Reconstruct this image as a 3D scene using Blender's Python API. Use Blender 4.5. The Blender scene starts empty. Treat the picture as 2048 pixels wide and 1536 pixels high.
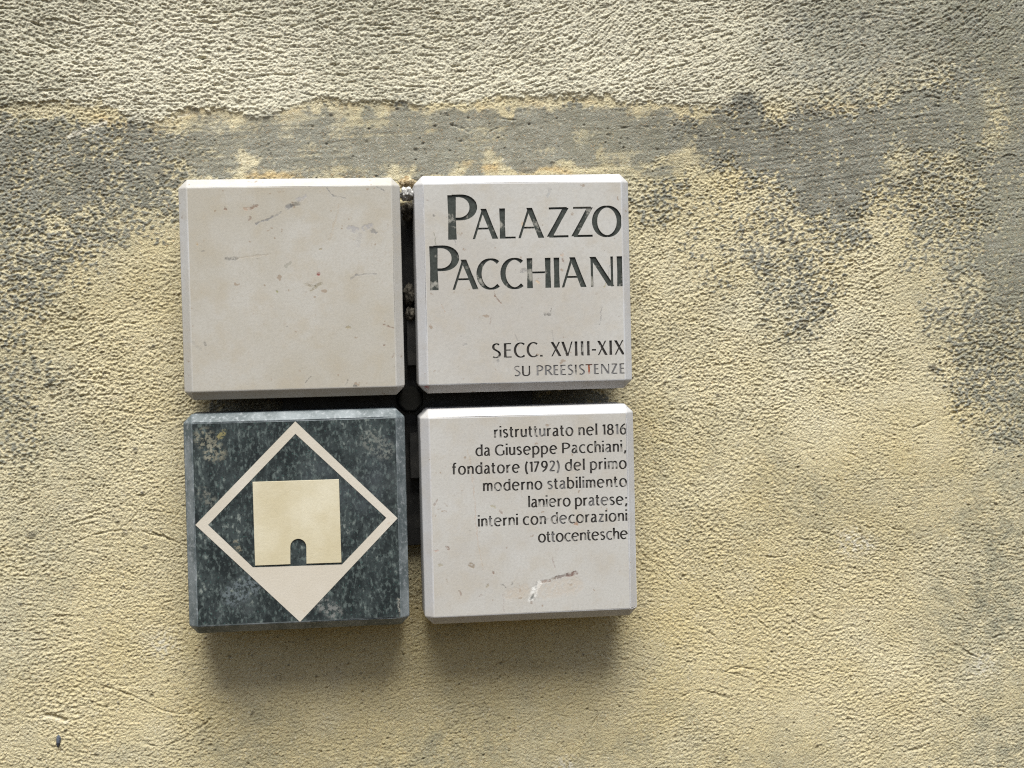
import bpy, bmesh, math, random
import numpy as np
from mathutils import Vector, Matrix
from mathutils.geometry import delaunay_2d_cdt

# ------------------------------------------------------------------ camera, sky, sun, exposure
SC = bpy.context.scene
COL = SC.collection
CAM = np.array([-0.17854, -1.59166, 0.03726])
ROT = np.array([[0.992921, -0.116462, -0.023344],      # camera right
                [-0.026895, -0.02901, -0.999217],       # camera down
                [0.115693, 0.992771, -0.031937]])       # camera forward
FPX = 3000.0                                            # focal length in photo pixels (photo 2048 wide)
cd = bpy.data.cameras.new('camera')
cam = bpy.data.objects.new('camera', cd); COL.objects.link(cam)
cd.sensor_width = 36; cd.lens = FPX / 2048 * 36
cd.clip_start = 0.05; cd.clip_end = 100
r, d, f = ROT
cam.matrix_world = Matrix(((r[0], -d[0], -f[0], CAM[0]), (r[1], -d[1], -f[1], CAM[1]),
                           (r[2], -d[2], -f[2], CAM[2]), (0, 0, 0, 1)))
SC.camera = cam

SUN_ELEV, SUN_AZ = math.radians(61), math.radians(2)    # azimuth: to the left of the wall's normal
world = bpy.data.worlds.new('World'); SC.world = world; world.use_nodes = True
wn = world.node_tree.nodes; wl = world.node_tree.links
sky = wn.new('ShaderNodeTexSky'); sky.sky_type = 'NISHITA'; sky.sun_disc = False
sky.sun_elevation = SUN_ELEV; sky.sun_rotation = math.radians(180) + SUN_AZ
sky.air_density = 1.0; sky.dust_density = 3.0; sky.ozone_density = 0.3
# below the horizon: warm fill added for bounce from the unseen street
gco = wn.new('ShaderNodeTexCoord'); gsx = wn.new('ShaderNodeSeparateXYZ'); wl.new(gco.outputs['Generated'], gsx.inputs[0])
gmr = wn.new('ShaderNodeMapRange'); gmr.interpolation_type = 'SMOOTHSTEP'; gmr.inputs[1].default_value = -0.08; gmr.inputs[2].default_value = 0.06
wl.new(gsx.outputs['Z'], gmr.inputs[0])
gmx = wn.new('ShaderNodeMix'); gmx.data_type = 'RGBA'; wl.new(gmr.outputs[0], gmx.inputs[0])
gmx.inputs[6].default_value = (1.0, 0.66, 0.18, 1); wl.new(sky.outputs[0], gmx.inputs[7])
wl.new(gmx.outputs[2], wn['Background'].inputs[0]); wn['Background'].inputs[1].default_value = 0.05
sd = bpy.data.lights.new('sun', 'SUN'); sun = bpy.data.objects.new('sun', sd); COL.objects.link(sun)
sd.energy = 2.4; sd.angle = math.radians(36); sd.color = (0.985, 0.99, 0.925)
sdir = Vector((-math.sin(SUN_AZ) * math.cos(SUN_ELEV), -math.cos(SUN_AZ) * math.cos(SUN_ELEV), math.sin(SUN_ELEV)))
sun.rotation_euler = sdir.to_track_quat('Z', 'Y').to_euler()
sun.location = sdir * 3
SC.view_settings.view_transform = 'Standard'; SC.view_settings.look = 'None'
SC.view_settings.gamma = 1; SC.view_settings.use_curve_mapping = False
SC.view_settings.exposure = 1.17
SC.cycles.use_denoising = False; SC.cycles.filter_width = 1.15

# ------------------------------------------------------------------ measuring helpers (photo measurement -> real plane)
FRONT = -0.078                                          # the stone faces stand 78 mm off the wall
def at(px, py, Y):
    v = ROT.T @ np.array([(px - 1024) / FPX, (py - 768) / FPX, 1.0])
    p = CAM + v * ((Y - CAM[1]) / v[1])
    return p
def front(px, py):
    p = at(px, py, FRONT); return p[0], p[2]
def topix(X, Z):                                        # wall point -> photo pixel (to look up the measured stains)
    P = np.stack([X - CAM[0], np.full_like(X, -CAM[1]), Z - CAM[2]], -1) @ ROT.T
    return 1024 + FPX * P[..., 0] / P[..., 2], 768 + FPX * P[..., 1] / P[..., 2]

def tag(o, label=None, cat=None, group=None, kind=None):
    if label: o['label'] = label
    if cat: o['category'] = cat
    if group: o['group'] = group
    if kind: o['kind'] = kind
    return o
def thing(name, loc, label, cat, group=None):
    o = bpy.data.objects.new(name, None); COL.objects.link(o); o.location = loc
    o.empty_display_size = 0.02
    return tag(o, label, cat, group)
def obj(name, me, mats, parent=None):
    if isinstance(me, bmesh.types.BMesh):
        m = bpy.data.meshes.new(name); me.to_mesh(m); me.free(); me = m
    o = bpy.data.objects.new(name, me); COL.objects.link(o)
    for m in (mats if isinstance(mats, (list, tuple)) else [mats]): me.materials.append(m)
    if parent: o.parent = parent
    return o

# ------------------------------------------------------------------ node helpers
class NT:
    def __init__(s, name):
        s.m = bpy.data.materials.new(name); s.m.use_nodes = True
        s.t = s.m.node_tree; s.n = s.t.nodes; s.l = s.t.links
        s.b = s.n['Principled BSDF']
        s.co = s.n.new('ShaderNodeTexCoord').outputs['Object']
    def put(s, sock, v):
        if isinstance(v, bpy.types.NodeSocket): s.l.new(v, sock)
        elif isinstance(v, (tuple, list)) and len(v) == 3 and sock.type == 'RGBA': sock.default_value = (*v, 1)
        else: sock.default_value = v
    def noise(s, scale, detail=3, rough=0.55, vec=None, dist=0, col=False):
        n = s.n.new('ShaderNodeTexNoise'); n.inputs['Scale'].default_value = scale
        n.inputs['Detail'].default_value = detail; n.inputs['Roughness'].default_value = rough
        n.inputs['Distortion'].default_value = dist
        s.l.new(vec or s.co, n.inputs['Vector']); return n.outputs['Color' if col else 'Fac']
    def voro(s, scale, vec=None, feat='F1'):
        n = s.n.new('ShaderNodeTexVoronoi'); n.feature = feat; n.inputs['Scale'].default_value = scale
        s.l.new(vec or s.co, n.inputs['Vector']); return n.outputs['Distance']
    def scale(s, v, sc):
        n = s.n.new('ShaderNodeMapping'); n.inputs['Scale'].default_value = sc; s.l.new(v, n.inputs['Vector']); return n.outputs[0]
    def rot(s, v, r):
        n = s.n.new('ShaderNodeMapping'); n.inputs['Rotation'].default_value = r; s.l.new(v, n.inputs['Vector']); return n.outputs[0]
    def step(s, v, a, b, lo=0.0, hi=1.0):
        n = s.n.new('ShaderNodeMapRange'); n.interpolation_type = 'SMOOTHSTEP'
        s.put(n.inputs['Value'], v); n.inputs['From Min'].default_value = a; n.inputs['From Max'].default_value = b
        n.inputs['To Min'].default_value = lo; n.inputs['To Max'].default_value = hi; return n.outputs[0]
    def math(s, op, a, b=0.0):
        n = s.n.new('ShaderNodeMath'); n.operation = op; s.put(n.inputs[0], a); s.put(n.inputs[1], b); return n.outputs[0]
    def vec(s, op, a, b):
        n = s.n.new('ShaderNodeVectorMath'); n.operation = op; s.put(n.inputs[0], a); s.put(n.inputs[1], b); return n
    def mix(s, fac, a, b, mode='MIX'):
        n = s.n.new('ShaderNodeMix'); n.data_type = 'RGBA'; n.blend_type = mode
        s.put(n.inputs[0], fac); s.put(n.inputs[6], a); s.put(n.inputs[7], b); return n.outputs[2]
    def attr(s, name):
        n = s.n.new('ShaderNodeAttribute'); n.attribute_name = name; return n.outputs['Fac']
    def bump(s, h, strength=0.3, dist=0.001):
        n = s.n.new('ShaderNodeBump'); n.inputs['Strength'].default_value = strength
        n.inputs['Distance'].default_value = dist; s.put(n.inputs['Height'], h)
        s.l.new(n.outputs[0], s.b.inputs['Normal'])
    def out(s, col, rough=0.6, spec=0.3, metal=0.0):
        s.put(s.b.inputs['Base Color'], col); s.put(s.b.inputs['Roughness'], rough)
        s.b.inputs['Specular IOR Level'].default_value = spec; s.b.inputs['Metallic'].default_value = metal
        return s.m
    def seg(s, vec, ax, az, bx, bz, w):                 # soft mark along a short line in the x-z plane
        A = (ax, 0, az); ba = Vector((bx - ax, 0, bz - az)); L2 = max(ba.length_squared, 1e-10)
        pa = s.vec('SUBTRACT', vec, A).outputs[0]
        t = s.math('DIVIDE', s.vec('DOT_PRODUCT', pa, tuple(ba)).outputs['Value'], L2)
        n = s.n.new('ShaderNodeClamp'); s.l.new(t, n.inputs[0])
        sc = s.n.new('ShaderNodeVectorMath'); sc.operation = 'SCALE'; sc.inputs[0].default_value = ba; s.l.new(n.outputs[0], sc.inputs['Scale'])
        dd = s.vec('DISTANCE', pa, sc.outputs[0]).outputs['Value']
        return s.step(dd, w * 0.45, w, 1.0, 0.0)

def stone(name, c1, c2, marks, centre, chamfer=False, seed=0.0):
    t = NT(name)
    base = t.scale(t.co, (1, 1, 1))
    mp = base.node; mp.inputs['Location'].default_value = (seed, seed * 0.7, seed * 1.3)
    big = t.noise(7, 4, 0.6, base); mid = t.noise(38, 4, 0.6, base); fine = t.noise(420, 2, 0.6, base)
    col = t.mix(t.step(big, 0.38, 0.66), c1, c2)
    col = t.mix(t.step(mid, 0.42, 0.72, 0, 0.42), col, tuple(x * y for x, y in zip(c1, (0.93, 0.86, 0.74))))
    col = t.mix(t.step(t.noise(18, 5, 0.65, t.rot(base, (0, 0.3, 0))), 0.52, 0.72, 0, 0.40), col, tuple(x * y for x, y in zip(c2, (1.06, 1.08, 1.12))))
    col = t.mix(t.step(fine, 0.35, 0.7, 0, 0.22), col, tuple(x * 0.72 for x in c1))
    sp = t.noise(130, 2, 0.5, base)                      # small brown inclusions
    col = t.mix(t.step(sp, 0.70, 0.76, 0, 0.55), col, (0.23, 0.15, 0.09))
    sp2 = t.noise(75, 3, 0.7, t.scale(base, (1.0, 1, 1.9)))
    col = t.mix(t.step(sp2, 0.70, 0.75, 0, 0.45), col, (0.17, 0.16, 0.15))
    # hairline veins
    wv = t.noise(14, 5, 0.55, t.scale(t.rot(base, (0, 0.6, 0)), (1.0, 1, 3.0)))
    vein = t.step(t.math('ABSOLUTE', t.math('SUBTRACT', wv, 0.5)), 0.0, 0.004, 0.22, 0.0)
    col = t.mix(t.math('MULTIPLY', vein, t.step(big, 0.5, 0.6)), col, (0.30, 0.22, 0.15))
    h = t.math('ADD', t.math('MULTIPLY', fine, 0.5), t.math('MULTIPLY', mid, 0.6))
    wob = t.vec('SUBTRACT', t.noise(160, 3, 0.7, None, 0, True), (0.5, 0.5, 0.5)).outputs[0]
    ws = t.n.new('ShaderNodeVectorMath'); ws.operation = 'SCALE'; t.l.new(wob, ws.inputs[0]); ws.inputs['Scale'].default_value = 0.006
    cw = t.vec('ADD', t.vec('MULTIPLY', t.co, (1, 0, 1)).outputs[0], t.vec('MULTIPLY', ws.outputs[0], (1, 0, 1)).outputs[0]).outputs[0]
    brk = t.step(t.noise(300, 2, 0.6), 0.36, 0.56)
    for (x0, y0, x1, y1, wpx, mc, st) in marks:
        a = front(x0, y0); b = front(x1, y1)
        m = t.seg(cw, a[0] - centre[0], a[1] - centre[1], b[0] - centre[0], b[1] - centre[1], wpx * 0.0005)
        m = t.math('MULTIPLY', m, t.math('MULTIPLY', t.math('ADD', t.math('MULTIPLY', brk, 0.75), 0.25), st * 0.85))
        col = t.mix(m, col, mc)
        h = t.math('SUBTRACT', h, t.math('MULTIPLY', m, 1.2))
    t.bump(h, 0.25, 0.0006)
    return t.out(col, t.step(mid, 0.3, 0.7, 0.42, 0.62), 0.35)

def paint(name, c, worn, lo, hi, scl=60):
    t = NT(name)
    n = t.noise(scl, 4, 0.65); n2 = t.noise(260, 2, 0.6)
    col = t.mix(t.step(n2, 0.3, 0.7, 0, 0.5), c, tuple(x * 1.9 for x in c))
    col = t.mix(t.step(n, lo, hi), col, worn)
    t.bump(n2, 0.5, 0.0005)
    return t.out(col, 0.5, 0.4)

# ------------------------------------------------------------------ the wall
def smooth(a, b, x):
    t = np.clip((x - a) / (b - a), 0, 1); return t * t * (3 - 2 * t)
GS = 0.0007
X0, X1 = at(-70, 768, 0)[0], at(2120, 768, 0)[0]
Z1, Z0 = max(at(0, -60, 0)[2], at(2048, -60, 0)[2]), min(at(0, 1600, 0)[2], at(2048, 1600, 0)[2])
xi = np.arange(X0, X1, GS); zi = np.arange(Z0, Z1, GS)
NX, NZ = len(xi), len(zi)
rng = np.random.default_rng(11)
kx = np.fft.fftfreq(NX, GS)[None, :]; kz = np.fft.fftfreq(NZ, GS)[:, None]
def gn(sx, sz, th=0.0, band=0.0):                       # gaussian filtered noise, correlation lengths in metres, unit variance
    c, s = math.cos(th), math.sin(th)
    a = (kx * c + kz * s) * sx; b = (-kx * s + kz * c) * sz
    q = (a * a + b * b) * (2 * math.pi) ** 2
    F = np.exp(-0.25 * q)
    if band: F = F - np.exp(-0.25 * q * band * band)
    w = np.fft.fft2(rng.standard_normal((NZ, NX)))
    o = np.fft.ifft2(w * F).real
    return (o - o.mean()) / o.std()
XX, ZZ = np.meshgrid(xi, zi)
PX, PY = topix(XX, ZZ)

# soft masks measured on the photo, kept on a coarse map and looked up at wall points
MW, MH, MS = 512, 384, 4.0
mx, my = np.meshgrid((np.arange(MW + 40) - 20 + 0.5) * MS, (np.arange(MH + 40) - 20 + 0.5) * MS)
mkx = np.fft.fftfreq(mx.shape[1], MS)[None, :]; mky = np.fft.fftfreq(mx.shape[0], MS)[:, None]
def poly(pts, blur, val=1.0):
    ins = np.zeros(mx.shape, bool); n = len(pts)
    for i in range(n):
        (xa, ya), (xb, yb) = pts[i], pts[(i + 1) % n]
        if ya == yb: continue
        c = ((ya > my) != (yb > my)) & (mx < (xb - xa) * (my - ya) / (yb - ya) + xa)
        ins ^= c
    F = np.exp(-0.5 * (mkx ** 2 + mky ** 2) * (2 * math.pi * blur) ** 2)
    return np.fft.ifft2(np.fft.fft2(ins.astype(float)) * F).real * val
LWX = 14 * gn(0.012, 0.010) + 6 * gn(0.004, 0.004); LWY = 14 * gn(0.012, 0.010) + 6 * gn(0.004, 0.004)
def lut(m):
    u = np.clip((PX + LWX) / MS + 19.5, 0, m.shape[1] - 1.001); v = np.clip((PY + LWY) / MS + 19.5, 0, m.shape[0] - 1.001)
    i = u.astype(int); j = v.astype(int); fu = u - i; fv = v - j
    return (m[j, i] * (1 - fu) + m[j, i + 1] * fu) * (1 - fv) + (m[j + 1, i] * (1 - fu) + m[j + 1, i + 1] * fu) * fv

CEM = [  # grey cement smears: outline in photo pixels, edge softness, strength
    ([(-90, 225), (60, 235), (200, 245), (330, 250), (372, 300), (372, 420), (300, 430), (170, 430), (-90, 470)], 16, 0.80),
    ([(-90, 400), (260, 400), (360, 420), (300, 470), (150, 540), (60, 640), (-90, 700)], 26, 0.56),
    ([(320, 240), (430, 240), (520, 235), (640, 215), (700, 225), (700, 345), (600, 350), (500, 335), (340, 350)], 12, 0.74),
    ([(690, 222), (960, 222), (1060, 218), (1180, 212), (1300, 222), (1440, 222), (1440, 310), (1300, 318), (1180, 325), (1060, 330), (930, 332), (820, 352), (690, 350)], 10, 0.86),
    ([(900, 232), (1110, 232), (1110, 300), (900, 300)], 20, -0.16),
    ([(1380, 222), (1560, 215), (1720, 205), (1860, 160), (2150, 120), (2150, 300), (1900, 310), (1800, 330), (1765, 400), (1740, 440), (1690, 470), (1640, 462), (1600, 420), (1540, 385), (1480, 352), (1400, 322)], 24, 1.0),
    ([(1590, 400), (1760, 380), (1740, 470), (1690, 520), (1640, 510)], 16, 0.5),
    ([(1850, -90), (2150, -90), (2150, 640), (1985, 620), (1925, 560), (1930, 400), (1960, 330), (1900, 250)], 26, 0.90),
    ([(1770, 280), (1960, 280), (1980, 580), (1860, 560), (1770, 460)], 28, 0.53),
    ([(1480, 430), (1640, 430), (1670, 560), (1630, 675), (1540, 670), (1480, 580)], 24, 0.47),
    ([(1840, 560), (2150, 560), (2150, 960), (1990, 900), (1890, 760)], 36, 0.55),
    ([(1500, 560), (1640, 590), (1630, 690), (1560, 690)], 16, 0.12),
    ([(1258, 340), (1370, 340), (1360, 420), (1300, 450), (1258, 470)], 16, 0.48),
    ([(-90, 640), (60, 660), (95, 800), (60, 930), (-90, 960)], 28, 0.44),
    ([(-90, -90), (2150, -90), (2150, 60), (1700, 200), (1500, 190), (1250, 120), (300, 60), (-90, 140)], 40, 0.10),
    ([(1500, -90), (2150, -90), (2150, 120), (1700, 215), (1560, 200)], 60, 0.66),
    ([(430, 762), (1215, 762), (1215, 832), (430, 842)], 10, 1.0),  # horizontal joint: cement grey laid in to deepen its shade
    ([(1400, 300), (1900, 300), (1900, 420), (1500, 420)], 40, 0.40),
    ([(1300, 420), (1560, 380), (1700, 560), (1500, 640), (1350, 520)], 40, 0.22),
]
cem = np.zeros(mx.shape)
for p_, b_, v_ in CEM: cem = np.maximum(cem, poly(p_, b_, v_)) if v_ > 0 else cem + poly(p_, b_, v_)
cem = lut(cem)

# the thicker top coat: its ragged lower edge
ex = np.array([-100, 0, 60, 120, 230, 262, 300, 330, 372, 440, 480, 520, 560, 590, 650, 690, 740, 800, 880, 960, 1010, 1050, 1150, 1240, 1300, 1400, 1480, 1560, 1700, 1900, 2150], float)
ey = np.array([200, 205, 203, 205, 219, 246, 250, 238, 225, 214, 224, 236, 231, 207, 195, 203, 209, 204, 207, 206, 199, 194, 196, 203, 206, 214, 212, 205, 190, 120, 60], float)
rag = gn(0.010, 0.006) * 3.0 + gn(0.0030, 0.0022) * 3.0 + gn(0.0013, 0.0012) * 2.0
edge = np.interp(PX, ex, ey) + rag
fade = 1 - smooth(1380, 1620, PX)                        # on the right the coat feathers out
up_sharp = smooth(2.5, -4.5, PY - edge); up_soft = smooth(60, -60, PY - edge)
upper = up_sharp * fade + up_soft * (1 - fade)

# direction of the trowel strokes (degrees, positive rises to the right)
th = 17 * gn(0.09, 0.09) + 13 * gn(0.028, 0.028) + 6
for (cx, cy, rx, ry, ang, k) in [(1240, 90, 90, 110, 48, 1.0), (1640, 130, 230, 110, 20, 0.9), (60, 90, 110, 110, -28, 0.9), (300, 110, 130, 80, 22, 0.6),
                                 (560, 130, 160, 90, 4, 0.8), (900, 150, 220, 60, 2, 0.9), (820, 60, 120, 60, -14, 0.7), (1500, 290, 260, 60, 4, 1.0),
                                 (1000, 280, 700, 60, 4, 0.9), (200, 330, 240, 100, 18, 0.9), (330, 1000, 160, 160, 8, 0.5), (1850, 1100, 260, 300, -24, 0.8), (1450, 560, 200, 200, 26, 0.6)]:
    w = np.exp(-(((PX - cx) / rx) ** 2 + ((PY - cy) / ry) ** 2)) * k
    th = th * (1 - w) + ang * w
def oriented(sx, sz, K=9, band=0.0):
    o = np.zeros((NZ, NX)); ws = np.zeros((NZ, NX))
    for k in range(K):
        a = math.pi * k / K
        w = np.maximum(0, np.cos(np.radians(th) - a)) ** 2 if False else np.abs(np.cos(np.radians(th) - a)) ** 40
        o += gn(sx, sz, a, band) * w; ws += w * w
    return o / np.sqrt(ws + 1e-9)
fib = oriented(0.0052, 0.0014, band=2.2)                 # trowel fibres
fib2 = oriented(0.016, 0.0013, band=2.2)
grain = gn(0.0019, 0.0013, 0.2, band=2.0)
sand = gn(0.0010, 0.0009, band=1.8)
lump = gn(0.012, 0.009, band=2.0)
wave = gn(0.075, 0.06)
streak = gn(0.045, 0.0022, 0.04, band=2.5)
coarse = gn(0.0023, 0.0018, 0.25, band=2.0)
warp = 0.75 * oriented(0.012, 0.0045) + 0.35 * gn(0.004, 0.0025) + 1.6 * gn(0.05, 0.03)
def ledge(lam, k):                                       # little steps that swell downwards and break off sharply
    p = -ZZ / lam + XX * np.tan(np.radians(6)) / lam + k * warp
    return (p - np.floor(p)) ** 1.5 - 0.4
led = ledge(0.0044, 1.1); led2 = ledge(0.0029, -1.3)
patchy = smooth(-0.6, 0.9, gn(0.006, 0.004))

# cement spreads where the measured strength beats a speckle; smeared zones get brushed streaks, thin zones get dots
band = smooth(205, 225, PY) * smooth(365, 345, PY) * smooth(250, 470, PX + 40 * lump) * smooth(1440, 1300, PX + 40 * lump)
spk = 0.85 * coarse + 0.30 * lump + 0.45 * grain
spk = spk / spk.std()
thr = (cem - 0.5) * 3.7
cement = smooth(-0.75, 0.75, spk + thr) * smooth(0.03, 0.15, cem)
blot = gn(0.016, 0.007, 0.1); blot2 = gn(0.007, 0.011)
smear = 0.34 + 0.58 * smooth(-1.3, 1.3, 0.75 * blot + 0.45 * blot2 + 0.38 * streak + 0.42 * grain + 0.3 * coarse + thr + 0.7)
cement = cement * (1 - band) + smear * band * smooth(0.05, 0.3, cem)
solid = smooth(0.72, 0.95, cem)
cement = cement * (1 - upper) + upper * np.clip(cem * 1.15 + 0.16 * coarse * smooth(0.1, 0.5, cem), 0, 1)

ridge = np.maximum(fib, -0.9)
crev = -np.maximum(fib - 0.45, 0) ** 0.85 * 1.25 - np.maximum(fib2 - 0.8, 0) * 0.8    # flat skin broken by short torn crevices
fuzz = gn(0.030, 0.022)
rough_up = crev + (0.26 + 0.10 * fuzz) * grain + 0.38 * sand + 0.16 * led * patchy + 0.22 * coarse + 0.12 * ridge
rough_lo = 0.70 * crev + 0.10 * ridge + (0.36 + 0.14 * fuzz) * grain + 0.56 * sand + 0.10 * lump + 0.16 * coarse
rough_band = 0.22 * streak + 0.18 * oriented(0.012, 0.0022) + 0.20 * grain + 0.16 * fib2 + 0.10 * sand
calm = 1.0 - 0.35 * smooth(0.2, 1.5, wave) - 0.30 * smooth(0.2, 1.4, gn(0.022, 0.014))
amp_lo = 0.00064 * (1 - 0.30 * smooth(800, 1300, PY))
h = upper * rough_up * 0.00092 * (1 - 0.35 * smooth(1400, 1800, PX)) + (1 - upper) * ((1 - band) * rough_lo * amp_lo * calm + band * rough_band * 0.00042)
brush = gn(0.030, 0.0016, 0.12, band=2.5)
h = h * (1 - 0.58 * solid * (1 - upper)) + 0.00013 * brush * solid * (1 - upper) * smooth(1200, 1400, PX)
h += cement * (1 - upper) * (1 - band) * 0.00055 * (1 - 0.6 * solid)
h += upper * (0.0020 * fade + 0.0006 * (1 - fade)) * (0.75 + 0.35 * np.clip(gn(0.03, 0.02), -1.5, 1.5))
h += np.exp(-((PY - edge + 5) / 7.0) ** 2) * fade * 0.00025 * (1 + 0.7 * lump)      # rolled lip of the top coat
h += wave * 0.0011

def spline(pts, n=10):
    P = [np.array(p, float) for p in pts]
    if len(P) == 2: return [P[0] + (P[1] - P[0]) * t for t in np.linspace(0, 1, 12)]
    P = [2 * P[0] - P[1]] + P + [2 * P[-1] - P[-2]]; out = []
    for i in range(1, len(P) - 2):
        for t in np.arange(n) / n:
            a, b, c, e = P[i - 1], P[i], P[i + 1], P[i + 2]
            out.append(0.5 * (2 * b + (c - a) * t + (2 * a - 5 * b + 4 * c - e) * t * t + (3 * b - a - 3 * c + e) * t ** 3))
    return out + [P[-2]]
def pd(pts, reach):                                      # distance map (photo px) to a polyline, in its own window
    pts = np.array(pts); u = (pts[:, 0]); v = pts[:, 1]
    w = at(u.min() - reach, v.min() - reach, 0), at(u.max() + reach, v.max() + reach, 0)
    i0, i1 = np.clip(np.searchsorted(xi, [w[0][0] - 0.012, w[1][0] + 0.012]), 0, NX)
    j0, j1 = np.clip(np.searchsorted(zi, [w[1][2] - 0.012, w[0][2] + 0.012]), 0, NZ)
    sx, sy = PX[j0:j1, i0:i1], PY[j0:j1, i0:i1]
    best = np.full(sx.shape, 1e9); para = np.zeros(sx.shape); n = len(pts) - 1
    for k in range(n):
        a, b = pts[k], pts[k + 1]; ba = b - a; L = (ba ** 2).sum() + 1e-9
        t = np.clip(((sx - a[0]) * ba[0] + (sy - a[1]) * ba[1]) / L, 0, 1)
        dd = np.hypot(sx - a[0] - ba[0] * t, sy - a[1] - ba[1] * t)
        m = dd < best; best[m] = dd[m]; para[m] = ((k + t) / n)[m]
    return (slice(j0, j1), slice(i0, i1)), best, para
pale = np.zeros((NZ, NX)); ochre = np.zeros((NZ, NX)); dirt_shade = np.zeros((NZ, NX))
GROOVES = [
    ([(116, 1110), (164, 1079), (219, 1064), (273, 1062), (328, 1074), (378, 1097)], 2.2, .9), ([(89, 1072), (154, 1045), (222, 1026), (290, 1021), (375, 1031)], 2.4, .6),
    ([(70, 1062), (150, 1035), (222, 1016), (300, 1010), (378, 1018)], 2.2, .5), ([(110, 1062), (190, 1046), (250, 1050)], 2.0, .4),
    ([(7, 1137), (34, 1151), (68, 1151), (95, 1138), (116, 1110)], 2.0, .55), ([(143, 1329), (191, 1366), (239, 1383), (290, 1404), (325, 1421), (369, 1428), (410, 1418), (437, 1404)], 2.2, .75),
    ([(260, 1479), (325, 1493), (376, 1472), (417, 1442), (440, 1404)], 2.2, .7), ([(130, 1459), (178, 1503), (232, 1540)], 2.2, .5), ([(330, 1440), (390, 1456), (420, 1440)], 2, .4),
    ([(1362, 1346), (1389, 1312), (1433, 1305), (1485, 1315)], 2.1, .8), ([(1351, 1400), (1386, 1383), (1416, 1383), (1457, 1397)], 2.1, .7), ([(1440, 1352), (1470, 1336), (1520, 1340)], 2, .5),
    ([(1464, 1195), (1495, 1175), (1520, 1180)], 2, .6), ([(1528, 1187), (1553, 1178), (1587, 1171)], 2, .6), ([(1655, 1177), (1680, 1175), (1703, 1178)], 2, .5), ([(1796, 1206), (1826, 1226)], 2, .5),
    ([(1799, 1506), (1843, 1496), (1888, 1469)], 2.4, .7), ([(1874, 1397), (1939, 1431)], 2.0, .6), ([(1800, 1330), (1850, 1360)], 2.2, .5), ([(1690, 1435), (1710, 1450)], 3, .6),
    ([(1487, 687), (1531, 690), (1576, 673), (1627, 642), (1658, 615), (1685, 571), (1690, 540)], 2.6, 1.0), ([(1709, 591), (1737, 564), (1781, 537)], 2.6, .9), ([(1412, 731), (1460, 728), (1504, 707)], 2.2, .7),
    ([(1761, 711), (1771, 697)], 3.2, .9), ([(1764, 642), (1790, 666), (1812, 687)], 2.2, .7), ([(1487, 912), (1508, 892)], 2.0, .6), ([(1573, 916), (1600, 904), (1624, 895)], 2.2, .6),
    ([(1812, 861), (1863, 841), (1948, 813)], 2.4, .8), ([(1500, 600), (1560, 620), (1600, 600)], 2, .4), ([(1402, 640), (1425, 655), (1480, 668)], 2, .5), ([(1375, 790), (1440, 775), (1520, 760)], 2, .4),
    ([(1280, 545), (1330, 505), (1360, 460)], 2, .5), ([(1340, 600), (1400, 545), (1440, 480)], 2, .4), ([(1800, 410), (1850, 420), (1890, 445)], 2.6, .7), ([(1660, 440), (1720, 432), (1790, 436)], 2.4, .6),
    ([(60, 690), (40, 720), (33, 750)], 2.4, .6), ([(300, 833), (350, 832), (374, 831)], 1.8, .6), ([(180, 680), (225, 658)], 2, .6), ([(345, 900), (375, 897)], 2.2, .8), ([(300, 975), (372, 972)], 2, .5),
    ([(370, 815), (385, 800)], 2, .6), ([(377, 818), (393, 803)], 2, .6), ([(363, 812), (378, 795)], 2, .5), ([(222, 406), (236, 394), (254, 389)], 2.6, .9), ([(205, 480), (245, 475)], 2, .4),
    ([(860, 60), (890, 72), (915, 74)], 2.6, .9), ([(690, 75), (740, 55), (780, 40)], 2.2, .6), ([(672, 62), (690, 75)], 2.4, .6), ([(960, 122), (985, 100)], 2.0, .5),
    ([(455, 82), (500, 95), (548, 103)], 2.4, .9), ([(390, 10), (470, 25), (540, 30)], 2.0, .6), ([(600, 0), (660, 18), (720, 22)], 2.0, .6), ([(1170, 100), (1215, 40), (1250, 0)], 2.4, .5),
    ([(1190, 130), (1240, 60), (1280, 0)], 2.4, .5), ([(1250, 130), (1300, 60), (1350, 20)], 2.4, .4), ([(1880, 70), (1940, 30), (1975, -10)], 2.4, .6), ([(1560, 190), (1650, 160), (1720, 120)], 2.4, .5),
    ([(760, 1360), (790, 1390)], 2, .4), ([(970, 1290), (995, 1240)], 2, .4), ([(1085, 1370), (1100, 1320), (1110, 1290)], 2, .3), ([(1185, 1450), (1205, 1415)], 2.4, .5),
    ([(900, 1320), (905, 1280)], 2, .4), ([(640, 1330), (650, 1300)], 2, .3), ([(520, 1440), (600, 1420)], 2, .3), ([(1000, 1470), (1090, 1430), (1160, 1440)], 2, .35),
    ([(1290, 980), (1330, 960), (1370, 920)], 2, .5), ([(1275, 1100), (1310, 1130), (1335, 1170)], 2, .4), ([(1300, 860), (1350, 830)], 2, .4),
]
r0 = random.Random(5)
for _ in range(95):                                      # many faint trowel arcs over the lower wall
    cx, cy = r0.uniform(0, 2048), r0.uniform(520, 1536); R = r0.uniform(60, 220); a0 = r0.uniform(200, 320); sw = r0.uniform(15, 60)
    GROOVES.append(([(cx + R * math.cos(math.radians(a0 + sw * k / 4)), cy + R * 0.8 * math.sin(math.radians(a0 + sw * k / 4))) for k in range(5)], r0.uniform(1.5, 2.1), r0.uniform(.25, .60)))
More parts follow.
